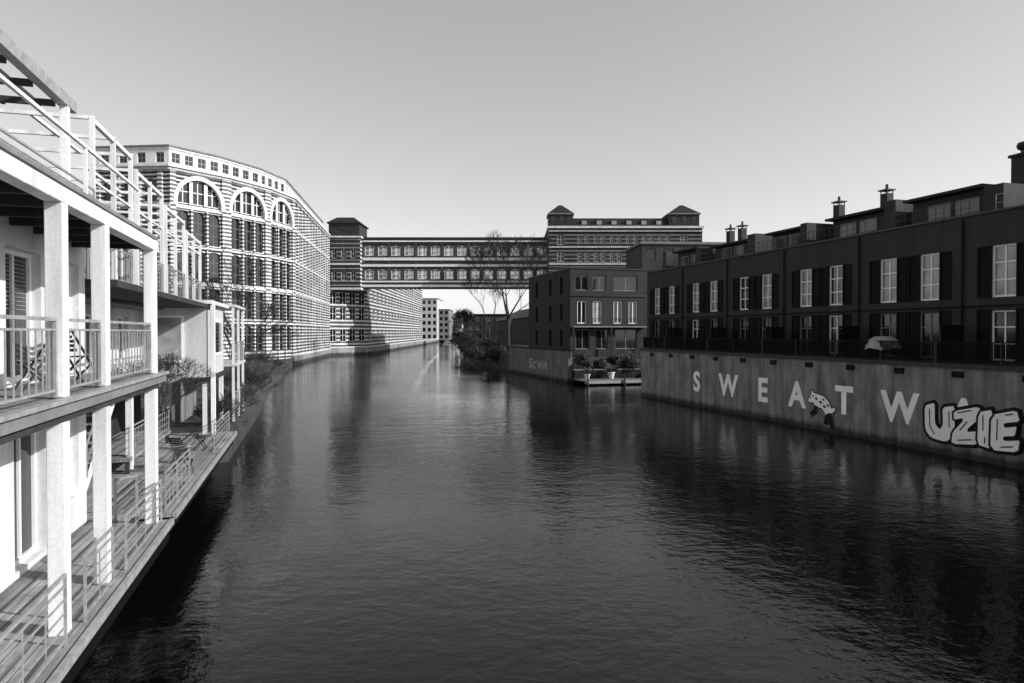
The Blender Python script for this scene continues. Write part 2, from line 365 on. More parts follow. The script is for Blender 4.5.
# ------------------------------------------------------------------ right terraced houses
ST_ROW = (m_white, m_glassp, .1, 2, 3, False)
ST_LOW = (m_grey, m_glass, .07, 2, 3, False)
chim = {0: [6.5], 2: [1.6, 5.7], 4: [3.2, 4.9]}
above = ['at the right edge above the block graffiti', 'above the pale cloth dome', 'above the letters A and T',
         'above the letter E', 'above the W beside the S', 'at the far left end of the row']
shm = None
for k in range(6):
    u0 = 19.9+6.8*k
    t = thing('terraced_house', 'dark terraced house with shuttered windows '+above[k], 'house', W(u0,31.7), TH, 'dark terraced houses along the quay')
    holes = [(x-.64, x+.64, za, zb) for x in (2.03, 4.75) for za, zb in ((4.62,7.05),(7.68,10.2))]
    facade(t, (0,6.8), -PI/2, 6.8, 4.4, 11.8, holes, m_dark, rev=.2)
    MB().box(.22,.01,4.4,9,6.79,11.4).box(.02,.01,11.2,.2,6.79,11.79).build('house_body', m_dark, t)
    for j, h in enumerate(holes):
        st = ST_ROW if h[2] > 7 else ST_LOW
        if h[2] > 7 and (k*2+j) % 5 == 2: st = (m_white, m_glass, .1, 2, 3, False)
        if h[2] < 7 and (k+j) % 4 == 0: st = (m_white, m_glass, .08, 2, 3, False)
        window(t, (0,6.8), -PI/2, h, st, rev=.2)
        y = 6.8-(h[0]+h[1])/2
        for s in (-1, 1):
            if shm is None:
                q = MB(); q.box(-.07,-.33,0,-.01,-.26,2.5); q.box(-.07,.26,0,-.01,.33,2.5); q.box(-.07,-.26,0,-.01,.26,.06); q.box(-.07,-.26,2.44,-.01,.26,2.5)
                for i in range(22): q.bar((-.03,-.26,.12+i*.107),(-.03,.26,.12+i*.107),.045,.02)
                q.quad((-.012,-.26,0),(-.012,.26,0),(-.012,.26,2.5),(-.012,-.26,2.5)); shm = q.mesh('shutter', m_darker)
            put('shutter', shm, t, (0, y+s*.98, h[2]))
    MB().box(-.09,0,11.8,.3,6.8,11.9).build('coping', m_metal, t)
    MB().box(-.03,0,7.2,0,6.8,7.32).build('string_course', m_darker, t)
    a, bq = .15+.5*(k % 2), 4.3+.9*((k*2) % 3)/2
    pt = 13.3+.25*((k*3) % 4)/3
    MB().box(2.2,a,11.4,8.4,bq,pt).build('penthouse', m_dark, t)
    MB().box(1.7,a-.15,pt+.002,8.6,bq+.25,pt+.16).build('roof', m_roof, t)
    x0 = 1.2+.5*(k % 2)
    MB().box(x0,5.75+.4*(k % 3)/2,11.42,7,6.79,pt+.25*(k % 2)+.1).build('party_wall', m_dark, t)
    for yy in (1.0, 2.7):
        o = put('penthouse_window', MB().box(0,0,0,.06,1.4,1.2).mesh('penthouse_window', m_grey), t, (2.15, yy, 11.95))
        MB().quad((-.004,.08,.08),(-.004,1.32,.08),(-.004,1.32,1.12),(-.004,.08,1.12)).build('pane', m_glass, o, False)
    MB().tube((-.09,.06,4.5),(-.09,.06,11.7),.05).build('downpipe', m_darker, t)
    y1 = 5.5
    r = MB(); r.bar((.4,.1,12.7),(.4,y1,12.7),.03); r.bar((.4,.1,12.3),(.4,y1,12.3),.02)
    for i in range(12): r.bar((.4,.1+i*(y1-.1)/11,11.9),(.4,.1+i*(y1-.1)/11,12.7),.025)
    r.build('roof_railing', m_galv if k == 0 else m_metal, t)
    for yy in chim.get(k, []):
        if k == 0:
            c = MB(); c.box(3.1,yy-.35,11.4,3.9,yy+.35,15.0); c.box(3.0,yy-.45,15.0,4.0,yy+.45,15.14)
            ch = c.build('chimney', m_dark, t)
            q = MB(); q.lathe([(.13,15.14),(.13,15.35),(.26,15.42),(.32,15.58),(.26,15.74),(.0,15.82)], (3.5,yy), 14); q.build('cowl', m_metal, ch)
        else:
            c = MB(); c.box(3.25,yy-.28,12.5,3.75,yy+.28,14.8); ch = c.build('chimney', m_dark, t)
            q = MB(); q.box(3.15,yy-.38,14.98,3.85,yy+.38,15.06)
            for sx in (3.28, 3.72):
                for sy in (-.25,.25): q.bar((sx,yy+sy,14.8),(sx,yy+sy,14.98),.05)
            q.tube((3.5,yy,15.06),(3.5,yy,15.4),.1,.08); q.build('cowl', m_metal, ch)
    rl = thing('terrace_railing', 'dark barred terrace railing on the quay edge '+['below the house at the right edge','before the pale cloth dome','over the letters A and T','over the letter E','over the W beside the S','at the far left end'][k], 'railing', W(u0, 29.85, 4.46), TH, 'dark terrace railings on the quay')
    L = 6.8 if k < 5 else 4.0
    q = MB(); q.bar((0,0,1.05),(0,L-.02,1.05),.06,.05); q.bar((0,0,.1),(0,L-.02,.1),.04); q.build('rail', m_darker, rl)
    q = MB()
    for i in range(int(L/.08)): q.bar((0,.05+i*.08,.1),(0,.05+i*.08,1.04),.03)
    q.build('bars', m_darker, rl)
    for yy in (0.04, L/2, L-.06): MB().box(-.03,yy-.03,0,.03,yy+.03,1.1).build('post', m_metal, rl)
    if k < 5:
        sc = thing('privacy_screen', 'dark slatted privacy screen across the terrace '+['beneath the right edge house','right of the pale cloth dome','over the letter T','over the letter E','over the W beside the S'][k], 'screen', W(u0+6.7, 30.0, 4.46), TH, 'dark privacy screens between terraces')
        for xx in (0, 1.5): MB().box(xx,-.03,0,xx+.06,.03,1.9).build('post', m_metal, sc)
        q = MB()
        for i in range(12): q.box(.06,-.015,.1+i*.15,1.5,.015,.235+i*.15)
        q.build('slats', m_darker, sc)
t = thing('covered_table', 'pale cloth dome draped over a table on the quay terrace', 'table', W(30.6,30.5,4.46), TH)
n = 26; vs = []; prof = [(.0,1.32),(.45,1.28),(.72,1.1),(.86,.8),(.9,.6)]
q = MB()
for r_, z_ in prof:
    for k in range(n): rr_ = r_*(1+.07*math.sin(k*PI/2)*(z_ < 1)); vs.append((rr_*math.cos(2*PI*k/n), rr_*math.sin(2*PI*k/n), z_+.05*math.cos(k*4*2*PI/n)*(z_ < .7)))
q.add(vs, [(i*n+k, i*n+(k+1)%n, (i+1)*n+(k+1)%n, (i+1)*n+k) for i in range(4) for k in range(n)]); q.build('cover', m_galv, t)
for sx in (-.5,.5):
    for sy in (-.5,.5): MB().bar((sx,sy,0),(sx,sy,1.0),.05).build('leg', m_metal, t)

# ------------------------------------------------------------------ blocks
def simple_block(name, label, cat, loc, rz, w, d, z0, z1, m, cols, rows, style, roofm=None):
    t = thing(name, label, cat, loc, rz)
    fh = (z1-z0)/rows
    hs = [(w/cols*(i+.5)-w/cols*.28, w/cols*(i+.5)+w/cols*.28, z0+fh*j+fh*.25, z0+fh*j+fh*.8) for i in range(cols) for j in range(rows)]
    facade(t, (0,0), 0, w, z0, z1, hs, m)
    for h in hs: window(t, (0,0), 0, h, style)
    MB().box(.0,.27,z0,w,d-.01,z1-.01).build('building_body', m, t)
    MB().box(-.25,-.25,z1,w+.25,d+.25,z1+.35).build('roof', roofm or m_roof, t)
    return t
simple_block('flat_roofed_building', 'plain grey flat roofed block rising behind the left end of the dark terraces', 'building', (18.6,98,0), .06, 13, 10, 3, 18.6, M('block_render', .045, .8, .25, .8, .1, True), 5, 5, (m_metal, m_glass, .1, 1, 1, False), m_grey)

# ------------------------------------------------------------------ dark cube house by the water
t = thing('cube_house', 'dark three storey cube house with white framed windows beside the graffiti wall', 'house', W(75.6,29.4), TH)
hs_mid = [(x, x+1.2, 7.0, 9.7) for x in (.9, 2.9, 5.6, 7.6)]
hs_low = [(.7,2.5,3.95,6.3), (3.3,4.9,3.95,6.3), (5.8,8.7,3.95,6.3)]
hs_top = [(.6,2.3,10.95,12.8), (2.9,4.6,10.95,12.8), (5.6,8.8,10.95,12.8)]
m_cube = M('cube_render', .018, .75, .35, .7, .1, True)
facade(t, (0,0), 0, 9.8, 3.0, 13.5, hs_mid+hs_low+hs_top, m_cube)
for i, h in enumerate(hs_mid): window(t, (0,0), 0, h, (m_white, m_glassp if i == 1 else m_glass, .12, 2, 1, False))
for h in hs_low: window(t, (0,0), 0, h, (m_grey, m_glass, .09, 2, 1, False))
for h in hs_top: window(t, (0,0), 0, h, (m_grey, m_glass, .09, 2, 1, False))
hs = [(x, x+1.0, za, za+2.1) for x in (3, 8.5, 12.5) for za in (4.2, 7.3, 10.6)]
facade(t, (0,16), -PI/2, 16, 3.0, 13.5, hs, m_cube)
for h in hs: window(t, (0,16), -PI/2, h, (m_metal, m_glass, .08, 1, 1, False))
MB().box(.28,.28,3,9.79,15.9,13.3).build('house_body', m_cube, t)
MB().box(-.1,-.1,13.5,9.9,16.1,13.66).build('roof', m_metal, t)
MB().box(.05,-1.0,6.55,9.75,-.003,6.68).build('balcony_slab', m_grey, t)
MB().box(.0,-.12,10.25,9.8,-.003,10.5).build('string_course', m_metal, t)
q = MB(); q.bar((.05,-.95,7.6),(9.75,-.95,7.6),.05)
for i in range(49): q.bar((.1+i*.2,-.95,6.68),(.1+i*.2,-.95,7.6),.022)
q.build('balcony_railing', m_metal, t)
for x in (.1, 4.9, 9.7): MB().box(x-.08,-.95,3.2,x+.08,-.8,6.55).build('balcony_post', m_metal, t)
gq = thing('quay_wall', 'lower concrete quay wall scrawled with faint graffiti beside the cube house', 'quay wall', W(75,28.9), TH)
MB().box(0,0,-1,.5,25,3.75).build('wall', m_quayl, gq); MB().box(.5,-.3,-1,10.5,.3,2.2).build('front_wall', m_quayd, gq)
MB().box(-.08,-.05,3.75,.58,25.1,3.9).build('coping', m_quayd, gq)
def wp(x0, pts): return [(-(x0)+x*.8, z*.62+.45) for x, z in pts]
g = MB(); strokes(g, [wp(15,[(1.6,2.9),(.4,3.0),(.3,2.3),(1.4,2.1),(1.5,1.3),(.2,1.2),(1.9,1.8)]), wp(13.2,[(.3,2.9),(0,1.2),(1.2,1.1),(.8,2.1),(1.9,2.6)]),
      wp(11.2,[(0,2.8),(.5,1.2),(.8,2.4),(1.5,1.2),(1.7,3.1),(2.3,1.5)]), wp(9.0,[(0,1.2),(.4,2.9),(1.1,1.4),(1.6,2.6),(2.2,1.2)])], .24, -.01)
g.build('graffiti', m_faint, gq, False)
q = thing('jetty', 'low dark timber jetty floating in front of the cube house', 'jetty', W(70.6,29.2), TH)
MB().box(0,0,.42,9.6,3.6,.55).build('deck', planks('jetty_boards', .14, 'Y'), q)
MB().box(.0,-.06,.2,9.6,-.002,.56).build('edge_board', m_galv, q)
for x in (.3, 4.8, 9.2): MB().tube((x,-.2,-1),(x,-.2,1.3),.1,.09).build('mooring_post', m_bark, q)
for x in (1.5, 3.2, 6.8, 8.3): MB().tube((x,1.8,.1),(x,3.2,.1),.32).build('float', m_darker, q)
t = thing('stepped_planter', 'low stone planter bed between the jetty and the cube house', 'planter', W(74.2,29.4), TH)
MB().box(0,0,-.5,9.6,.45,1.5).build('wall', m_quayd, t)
MB().box(-.04,-.05,1.5,9.7,.5,1.62).build('coping', m_grey, t)
def pot(label, loc, s, mat):
    t = thing('plant_pot', label, 'plant pot', loc, 0, 'plant pots on the jetty')
    MB().lathe([(0,0),(.2*s,0),(.3*s,.5*s),(.34*s,.5*s),(.34*s,.58*s),(.28*s,.58*s),(.26*s,.5*s),(0,.5*s)], n=14).build('pot', mat, t)
    rr = random.Random(int(s*100)); f = MB()
    for k in range(160):
        a = rr.uniform(0,2*PI); e = rr.uniform(.2,1.3); L = rr.uniform(.3,.9)*s
        p = Vector((0,0,.5*s)); d = Vector((math.cos(a)*math.cos(e), math.sin(a)*math.cos(e), math.sin(e))); y = d.orthogonal().normalized()*.04
        f.quad(p-y*.3, p+y*.3, p+d*L+y, p+d*L-y)
    f.build('foliage', m_leaf, t, False)
pot('pale plant pot at the left end of the jetty', W(72.8,30.4,.56), 1.1, m_stone)
pot('pale plant pot in the middle of the jetty', W(73.2,33.6,.56), 1.35, m_render)
pot('dark plant pot at the right end of the jetty', W(72.6,37.6,.56), 1.2, m_grey)
for i, (v, u, h, r) in enumerate(((31,74.9,2.0,.8),(33.2,74.9,1.5,.9),(37.2,74.7,2.6,1.6),(35,74.9,1.7,.8))):
    leafy('garden_shrub', ['small loose shrub left of the jetty garden, by the house corner','low wide shrub second from left in the jetty garden','big rounded shrub at the right of the jetty garden','small shrub just left of the big rounded one'][i], 'shrub', W(u,v,1.55 if i!=2 else 1.3), h, r, 40+i, 900, .13, .1, group='shrubs in the jetty garden')

# ------------------------------------------------------------------ big striped factory, left bank
P = [(-62,100.5), (-49.8,99.4), (-44.6,106.8), (-41.1,114.8), (-39.5,123.4), (-46,171)]
F0 = Vector((-49.8,99.4)); PL = [tuple(Vector(p)-F0) for p in P]
t = thing('striped_factory', 'huge curved brick factory with pale stripes, white arches and white attic storey', 'factory', (F0.x,F0.y,0))
ST_F = (m_grey, m_glass, .08, 2, 3, True)
floors = [(2.7,6.9,.35),(8.0,12.6,.35),(13.5,18.2,.35),(19.1,24.0,1.1)]
for i in range(5):
    a0, a1 = Vector(PL[i]), Vector(PL[i+1]); d = a1-a0; L = d.length; ang = math.atan2(d.y, d.x)
    hs, big, piers = [], [], []
    if 1 <= i <= 3:
        for c in (-2.45, 0, 2.45):
            for f in floors: hs.append((L/2+c-1.0, L/2+c+1.0, f[0], f[1], min(f[2], .999)))
        big = [(L/2-3.5, L/2+3.5, 25.0, 28.7, 3.49)]
        piers = [(L/2-1.22,.3,24.2), (L/2+1.22,.3,24.2), (L/2-4.1,.85,29.5), (L/2+4.1,.85,29.5)]
    elif i == 4:
        n = 12
        for j in range(n):
            c = L/n*(j+.5)
            for f in floors+[(25.0,28.6,1.0)]: hs.append((c-1.15, c+1.15, f[0], f[1], f[2]))
        piers = [(L/12*j, .9, 29.5) for j in range(0, 13)]
    else:
        for c in (3, 6.2, 9.4): hs.append((c-.95, c+.95, 25.0, 28.4, .9)); hs.append((c-.95, c+.95, 19.3, 23.9, .5))
        piers = [(1.4,.7,29.5),(4.6,.5,29.5),(7.8,.5,29.5),(11,.7,29.5)]
    facade(t, a0, ang, L, 1.2, 29.9, hs+big, m_brick, rev=.4)
    for h in hs: window(t, a0, ang, h, ST_F, rev=.4)
    for h in big:
        window(t, a0, ang, h, (m_white, m_glass, .16, 6, 2, False), 'arched_window', rev=.4)
        q = MB(); out = []; inn = arcpts(h[0], h[1], h[3], 3.49, 20); cx = L/2; cz = 25.21
        for (x, z) in inn:
            dd = Vector((x-cx, z-cz)).normalized()*.6; out.append((x+dd.x, z+dd.y))
        for k in range(20): q.prism([inn[k], inn[k+1], out[k+1], out[k]], -.45, -.004, 'y')
        q.box(h[0]-.6,-.45,24.6,h[0],-.004,25.2); q.box(h[1],-.45,24.6,h[1]+.6,-.004,25.2)
        for c in (-1.17,1.17): q.box(cx+c-.25,-.02,25.0,cx+c+.25,.2,28.3)
        o = q.build('arch_trim', m_white, t); o.location = (a0.x,a0.y,0); o.rotation_euler = (0,0,ang)
    for (x, w, zt) in piers:
        q = MB().box(x-w/2,-.35,1.2,x+w/2,-.003,zt); o = q.build('pilaster', m_pier, t); o.location = (a0.x,a0.y,0); o.rotation_euler = (0,0,ang)
for z in (7.3, 12.9, 18.5, 24.25): ribbon(MB(), PL, -.02, .3, z, z+.28).build('string_course', m_stone, t)
ribbon(MB(), PL, -.1, .65, 30.0, 30.3).build('cornice', m_white, t)
ribbon(MB(), PL, -.1, .35, 29.6, 30.0).build('cornice', m_course, t)
MB().prism(offset(PL, -.45)+[(PL[-1][0]-25,PL[-1][1]+3),(PL[0][0]-8,PL[0][1]+30)], 1.2, 30.1).build('building_body', m_inner, t)
AP = offset(PL, -1.3)
for i in range(5):
    a0, a1 = Vector(AP[i]), Vector(AP[i+1]); d = a1-a0; L = d.length; ang = math.atan2(d.y, d.x); n = 4 if i < 4 else 16
    hs = [(L/n*(j+.5)-.65, L/n*(j+.5)+.65, 31.0, 32.5) for j in range(n)]
    facade(t, a0, ang, L, 30.2, 33.3, hs, m_white, 'attic_wall')
    for h in hs: window(t, a0, ang, h, (m_galv, m_glass, .1, 2, 2, False), 'attic_window')
ribbon(MB(), AP, -.05, .12, 32.9, 33.08).build('attic_band', m_course, t)
MB().prism(offset(PL, -1.6)+[(PL[-1][0]-24,PL[-1][1]+2.5),(PL[0][0]-7,PL[0][1]+29)], 30.2, 33.2).build('attic_body', m_inner, t)
MB().prism(offset(PL, -1.1)+[(PL[-1][0]-24,PL[-1][1]+3),(PL[0][0]-7,PL[0][1]+30)], 33.3, 33.55).build('roof', m_grey, t)

eq = thing('embankment_wall', 'pale stone embankment wall at the foot of the striped factory', 'wall', (-39.4,122.5,0))
ribbon(MB(), [(Vector(p)-Vector((-39.4,122.5))).to_tuple() for p in LE[4:6]], -.3, .4, -1, 1.7).build('wall', m_quayp, eq)
ribbon(MB(), [(Vector(p)-Vector((-39.4,122.5))).to_tuple() for p in LE[4:6]], -.4, .5, 1.7, 1.9).build('coping', m_stone, eq)
eq = thing('embankment_wall', 'pale stone embankment wall beneath the far wing beyond the footbridge', 'wall', (-45.8,170.5,0))
ribbon(MB(), [(Vector(p)-Vector((-45.8,170.5))).to_tuple() for p in LE[5:9]], -.3, .4, -1, 2.0).build('wall', m_quayp, eq)
ribbon(MB(), [(Vector(p)-Vector((-45.8,170.5))).to_tuple() for p in LE[5:9]], -.4, .5, 2.0, 2.25).build('coping', m_stone, eq)

# ------------------------------------------------------------------ stair tower, bridge, far wing
ST_B = (m_stone, m_glass, .12, 2, 2, False)
t = thing('stair_tower', 'brick stair tower with dark pavilion roof at the left end of the footbridge', 'tower', (-46.6,172.5,0))
hs = [(x, x+1.3, z, z+2.4, .4) for x in (1.1, 3.5, 5.9) for z in (19, 24.6)]
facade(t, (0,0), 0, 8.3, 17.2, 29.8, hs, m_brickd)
for h in hs: window(t, (0,0), 0, h, ST_B)
facade(t, (8.3,0), PI/2, 10, 17.2, 29.8, [], m_brick2, 'side_wall')
MB().box(.3,.3,17.2,8.28,10,29.7).build('tower_body', m_inner, t)
MB().box(-.1,-.15,16.7,8.45,10,17.19).build('tower_soffit', m_stone, t)
for z in (22.9,): MB().box(0,-.14,z,8.3,-.003,z+.5).build('string_course', m_stone, t)
MB().box(-.3,-.3,29.8,8.6,10.3,30.2).build('cornice', m_stone, t)
hs = [(x, x+1.1, 31, 32.8) for x in (1.0,2.8,4.6,6.2)]
facade(t, (.3,.3), 0, 7.7, 30.2, 33.4, hs, m_brickt, 'pavilion_wall')
for h in hs: window(t, (.3,.3), 0, h, (m_metal, m_glass, .12, 2, 2, False))
MB().box(.3,.6,30.2,7.99,9.7,33.3).build('pavilion_body', m_brickt, t)
q = MB(); q.box(-.1,-.1,33.4,8.4,10.1,33.7); q.add([(0,0,33.7),(8.3,0,33.7),(8.3,10,33.7),(0,10,33.7),(2,2,35.2),(6.3,2,35.2),(6.3,8,35.2),(2,8,35.2)], [(0,1,5,4),(1,2,6,5),(2,3,7,6),(3,0,4,7),(4,5,6,7)])
q.build('roof', m_slate, t)

t = thing('factory_footbridge', 'two storey enclosed brick bridge with window rows spanning high over the canal', 'bridge', (-38.2,175,0))
L = 47.4; n = 14; D = 4.5
hs = [(L/n*(i+.5)-1.2, L/n*(i+.5)+1.2, z, z+2.6, .3) for i in range(n) for z in (19.5, 25.5)]
for (p0, a) in (((0,0),0), ((L,D),PI)):
    facade(t, p0, a, L, 17.5, 29.0, hs, m_brickb, rev=.3)
    for h in hs: window(t, p0, a, h, (m_white, m_glasst, .2, 2, 2, False), rev=.3)
MB().box(0,.02,17.2,L,D-.02,17.48).build('floor_slab', m_metal, t); MB().box(0,.31,23.3,L,D-.31,23.6).build('floor_slab', m_metal, t)
MB().box(-.0,-.4,29.0,L,D+.4,29.35).build('cornice', m_white, t); MB().box(0,-.3,29.35,L,D+.3,30.2).build('roof', m_slate, t)
for z, hh in ((17.5,.6), (22.7,.6), (24.3,.7), (18.7,.4)): MB().box(0,-.26,z,L,-.003,z+hh).build('string_course', m_white, t)
for i in range(0, n+1, 2): MB().box(L/n*i-.35,-.22,17.5,L/n*i+.35,-.003,28.95).build('pilaster', m_brickb, t)

t = thing('factory_wing', 'long striped factory wing receding along the left bank beyond the footbridge', 'factory', (-38.9,182.6,0))
c0 = Vector((-46.2+38.9, 171.6-182.6)); d = -c0; L = d.length; ang = math.atan2(d.y, d.x)
hs = [(L/4*(i+.5)-1.0, L/4*(i+.5)+1.0, z, z+3.3, .4) for i in range(4) for z in (3.5, 9, 13.0)]
hs = [h for h in hs if h[3] < 16.6]
facade(t, c0, ang, L, 1.2, 16.69, hs, m_brick2, 'corner_wall')
for h in hs: window(t, c0, ang, h, ST_B)
MB().prism([(c0.x-.3,c0.y+.2),(-.35,0.1),(-8,.1)], 1.2, 16.6).build('corner_body', m_inner, t)
d = Vector((-3.8,142)); L = d.length; ang = math.atan2(d.y, d.x); n = 20
hs = [(L/n*(i+.5)-1.6, L/n*(i+.5)+1.6, z, z+3.3, .4) for i in range(n) for z in (3.5, 9, 14.5, 20)]
facade(t, (0,0), ang, L, 1.2, 25.5, hs, m_brick2)
for h in hs: window(t, (0,0), ang, h, ST_B)
MB().prism([(-.4,.1),(-.4+d.x,d.y-.1),(-30,d.y-.1),(-30,.1)], 1.2, 25.4).build('building_body', m_inner, t)
MB().prism([(.5,0),(.5+d.x,d.y),(-30,d.y),(-30,0)], 25.5, 26.1).build('roof', m_stone, t)

simple_block('apartment_block', 'small pale apartment block far down the left bank, end of the canal', 'building', (-55,392,0), 0, 12, 30, 1.3, 25, m_bay, 4, 6, (m_metal, m_glass, .2, 1, 1, False))
simple_block('apartment_block', 'lower grey block stepping down right of the pale far apartment block', 'building', (-43,400,0), 0, 6, 30, 1.3, 19, m_grey, 2, 5, (m_metal, m_glass, .2, 1, 1, False))
ST_D = (m_galv, m_glass, .12, 2, 1, False)
simple_block('canal_house', 'low dark house on the right bank, farthest beyond the footbridge', 'house', (-30,420,0), 0, 22, 12, 2.9, 14, m_dark, 6, 3, ST_D, m_slate)
simple_block('canal_house', 'low dark house on the right bank between the far house and the warehouse', 'house', (-20.5,310,0), 0, 20, 12, 2.9, 12.5, m_dark, 5, 3, ST_D, m_slate)
simple_block('canal_house', 'low dark house just beyond the warehouse on the right bank', 'house', (-13.5,240,0), 0, 18, 12, 2.9, 12, m_dark, 5, 3, ST_D, m_slate)

# ------------------------------------------------------------------ twin towered factory on the right
t = thing('twin_tower_factory', 'striped factory with two pyramid roofed corner towers behind the cube house', 'factory', (8.9,165,0))
L = 37
hs, ah = [], []
for i in range(6):
    c = 8.4+i*3.9
    for z, h in ((8,3),(13,3)): hs.append((c-1.1, c+1.1, z, z+h, .8))
    ah.append((c-1.45, c+1.45, 17.2, 21.0, 1.44))
    for dx in (-.85, .85): hs.append((c+dx-.6, c+dx+.6, 23.0, 25.4, .3)); hs.append((c+dx-.6, c+dx+.6, 27.3, 29.4, .3))
for c in (2.9, 32.6):
    for z in (8, 13, 18, 23, 27): hs.append((c-.9, c+.9, z, z+2.6, .5))
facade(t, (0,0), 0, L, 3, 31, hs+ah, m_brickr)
for h in hs: window(t, (0,0), 0, h, (m_course, m_glass, .12, 2, 2, False))
for h in ah:
    window(t, (0,0), 0, h, (m_white, m_glassp, .18, 3, 3, False), 'arched_window')
    q = MB(); inn = arcpts(h[0], h[1], h[3], 1.44, 12); cx, cz = (h[0]+h[1])/2, h[3]-1.45; out = []
    for (x, z) in inn:
        dd = Vector((x-cx, z-cz)).normalized()*.35; out.append((x+dd.x, z+dd.y))
    for k in range(12): q.prism([inn[k], inn[k+1], out[k+1], out[k]], -.16, -.004, 'y')
    q.build('arch_trim', m_white, t)
hs = [(x, x+2, z, z+3, .5) for x in (3,8,21,26,31) for z in (8,13,18,23)]
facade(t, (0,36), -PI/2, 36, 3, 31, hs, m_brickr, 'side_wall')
for h in hs: window(t, (0,36), -PI/2, h, ST_B)
MB().box(.3,.3,3,L-.01,36,30.9).build('building_body', m_inner, t)
for z in (22.2, 26.3, 30.2): MB().box(-.05,-.22,z,L,-.003,z+.36).build('string_course', m_course, t)
MB().box(-.3,-.5,31,L+.3,36.3,31.5).build('cornice', m_stone, t)
q = MB(); q.add([(5.9,-.2,31.5),(28.8,-.2,31.5),(28.8,36,31.5),(5.9,36,31.5),(5.9,1.8,33.7),(28.8,1.8,33.7),(28.8,34,33.7),(5.9,34,33.7)], [(0,1,5,4),(1,2,6,5),(2,3,7,6),(3,0,4,7),(4,5,6,7)])
q.build('roof', m_slate, t)
for i in range(6): 
    o = MB().box(7.8+i*3.6,.1,31.8,9.3+i*3.6,1.9,33.0).build('dormer', m_metal, t)
    MB().quad((7.95+i*3.6,.095,31.95),(9.15+i*3.6,.095,31.95),(9.15+i*3.6,.095,32.85),(7.95+i*3.6,.095,32.85)).build('pane', m_galv, o, False)
for x0, x1 in ((.0,5.8),(28.9,36.2)):
    w = MB().box(x0,-.25,31.502,x1,6,34.3).build('corner_tower', m_brickt, t)
    MB().box(x0-.3,-.55,34.3,x1+.3,6.3,34.6).build('tower_cornice', m_grey, w)
    cx = (x0+x1)/2
    q = MB(); q.add([(x0-.2,-.45,34.6),(x1+.2,-.45,34.6),(x1+.2,6.2,34.6),(x0-.2,6.2,34.6),(cx-.4,2.5,37),(cx+.4,2.5,37),(cx+.4,3.3,37),(cx-.4,3.3,37)], [(0,1,5,4),(1,2,6,5),(2,3,7,6),(3,0,4,7),(4,5,6,7)]); q.build('tower_roof', m_slate, w)
    for j in range(3):
        xx = x0+(x1-x0)*(j+.5)/3; MB().box(xx-.5,-.3,32.3,xx+.5,-.252,33.8).build('tower_window', m_glass, w)

t = thing('warehouse', 'low dark warehouse with pitched roof on the right bank behind the bare trees', 'warehouse', (6,150,0))
d = Vector((-11,70)); L = d.length; ang = math.atan2(d.y, d.x)
hs = [(L/12*(i+.5)-1, L/12*(i+.5)+1, z, z+2, .3) for i in range(12) for z in (4.5,)]
facade(t, (d.x,d.y), ang+PI, L, 2.9, 9.5, hs, m_dark)
for h in hs: window(t, (d.x,d.y), ang+PI, h, (m_galv, m_glass, .1, 2, 2, False))
facade(t, (0,0), 0, 14, 2.9, 9.5, [(2,4,5,7.5),(6,8,5,7.5),(10,12,5,7.5)], m_dark, 'end_wall')
MB().prism([(.4,.3),(14,.3),(14+d.x,d.y),(.4+d.x,d.y)], 2.9, 9.4).build('building_body', m_inner, t)
q = MB(); q.add([(-.4,-.3,9.5),(14.4,-.3,9.5),(7,-.3,12.9),(-.4+d.x,d.y,9.5),(14.4+d.x,d.y,9.5),(7+d.x,d.y,12.9)], [(0,1,2),(3,5,4),(0,2,5,3),(1,4,5,2),(0,3,4,1)]); q.build('roof', m_slate, t)

# ------------------------------------------------------------------ trees and banks
RT = [(-.6,116,23,3,7,'tallest bare tree on the right bank, at the low graffiti wall end'), (-4.0,128,17,5,6,'bare tree left of the tallest one on the right bank'),
      (-1.4,134,25,31,7,'bare tree behind the tallest one, under the footbridge end')]
for x, y, h, sd_, dp, lb in RT:
    bare_tree('bare_tree', lb, 'tree', (x,y,2.6), h, sd_, dp, .55, rmin=.02, thick=.018, group='bare trees on the right bank', kids=(2,2), up=.14)
LT = [(60,-5.4,14,11,6,'tallest bare tree on the left bank, leaning over the water before the striped factory',(.25,-.1)), (50,-5.6,8,13,6,'shorter bare tree on the left bank, nearer the white houses',(.2,0)),
      (72,-7.5,13,25,6,'bare tree farthest along the left bank, by the factory arches',(0,0)), (55,-8.5,10,26,6,'bare tree set back from the water on the left bank',(0,0))]
for u, v, h, sd_, dp, lb, ln in LT:
    bare_tree('bare_tree', lb, 'tree', W(u,v,1.2), h, sd_, dp, .6, rmin=.011, thick=.018, group='bare trees on the left bank', kids=(2,2), up=.08, lean=ln)
bare_tree('bare_shrub', 'round bare shrub in front of the pale box bay on the left', 'shrub', W(27,-5.2,3.3), 2.9, 17, 5, .7, 11, .009, rmin=.005)
for i, (u, v, h) in enumerate(((37,-4.6,2.2),(43,-4.3,2.6),(50,-4.2,3.0),(58,-4.6,3.4),(66,-4.8,3.8),(78,-5.2,3.8))):
    bare_tree('bare_shrub', 'twiggy shrub at the left water edge, '+['nearest the balcony houses','second from the houses','third from the houses','fourth from the houses','fifth from the houses','farthest from the houses'][i], 'shrub', W(u,v,.9), h*1.2, 30+i, 5, .8, 8, .009, 'twiggy shrubs at the left water edge', rmin=.009, mat=m_twigp if i % 2 else None)
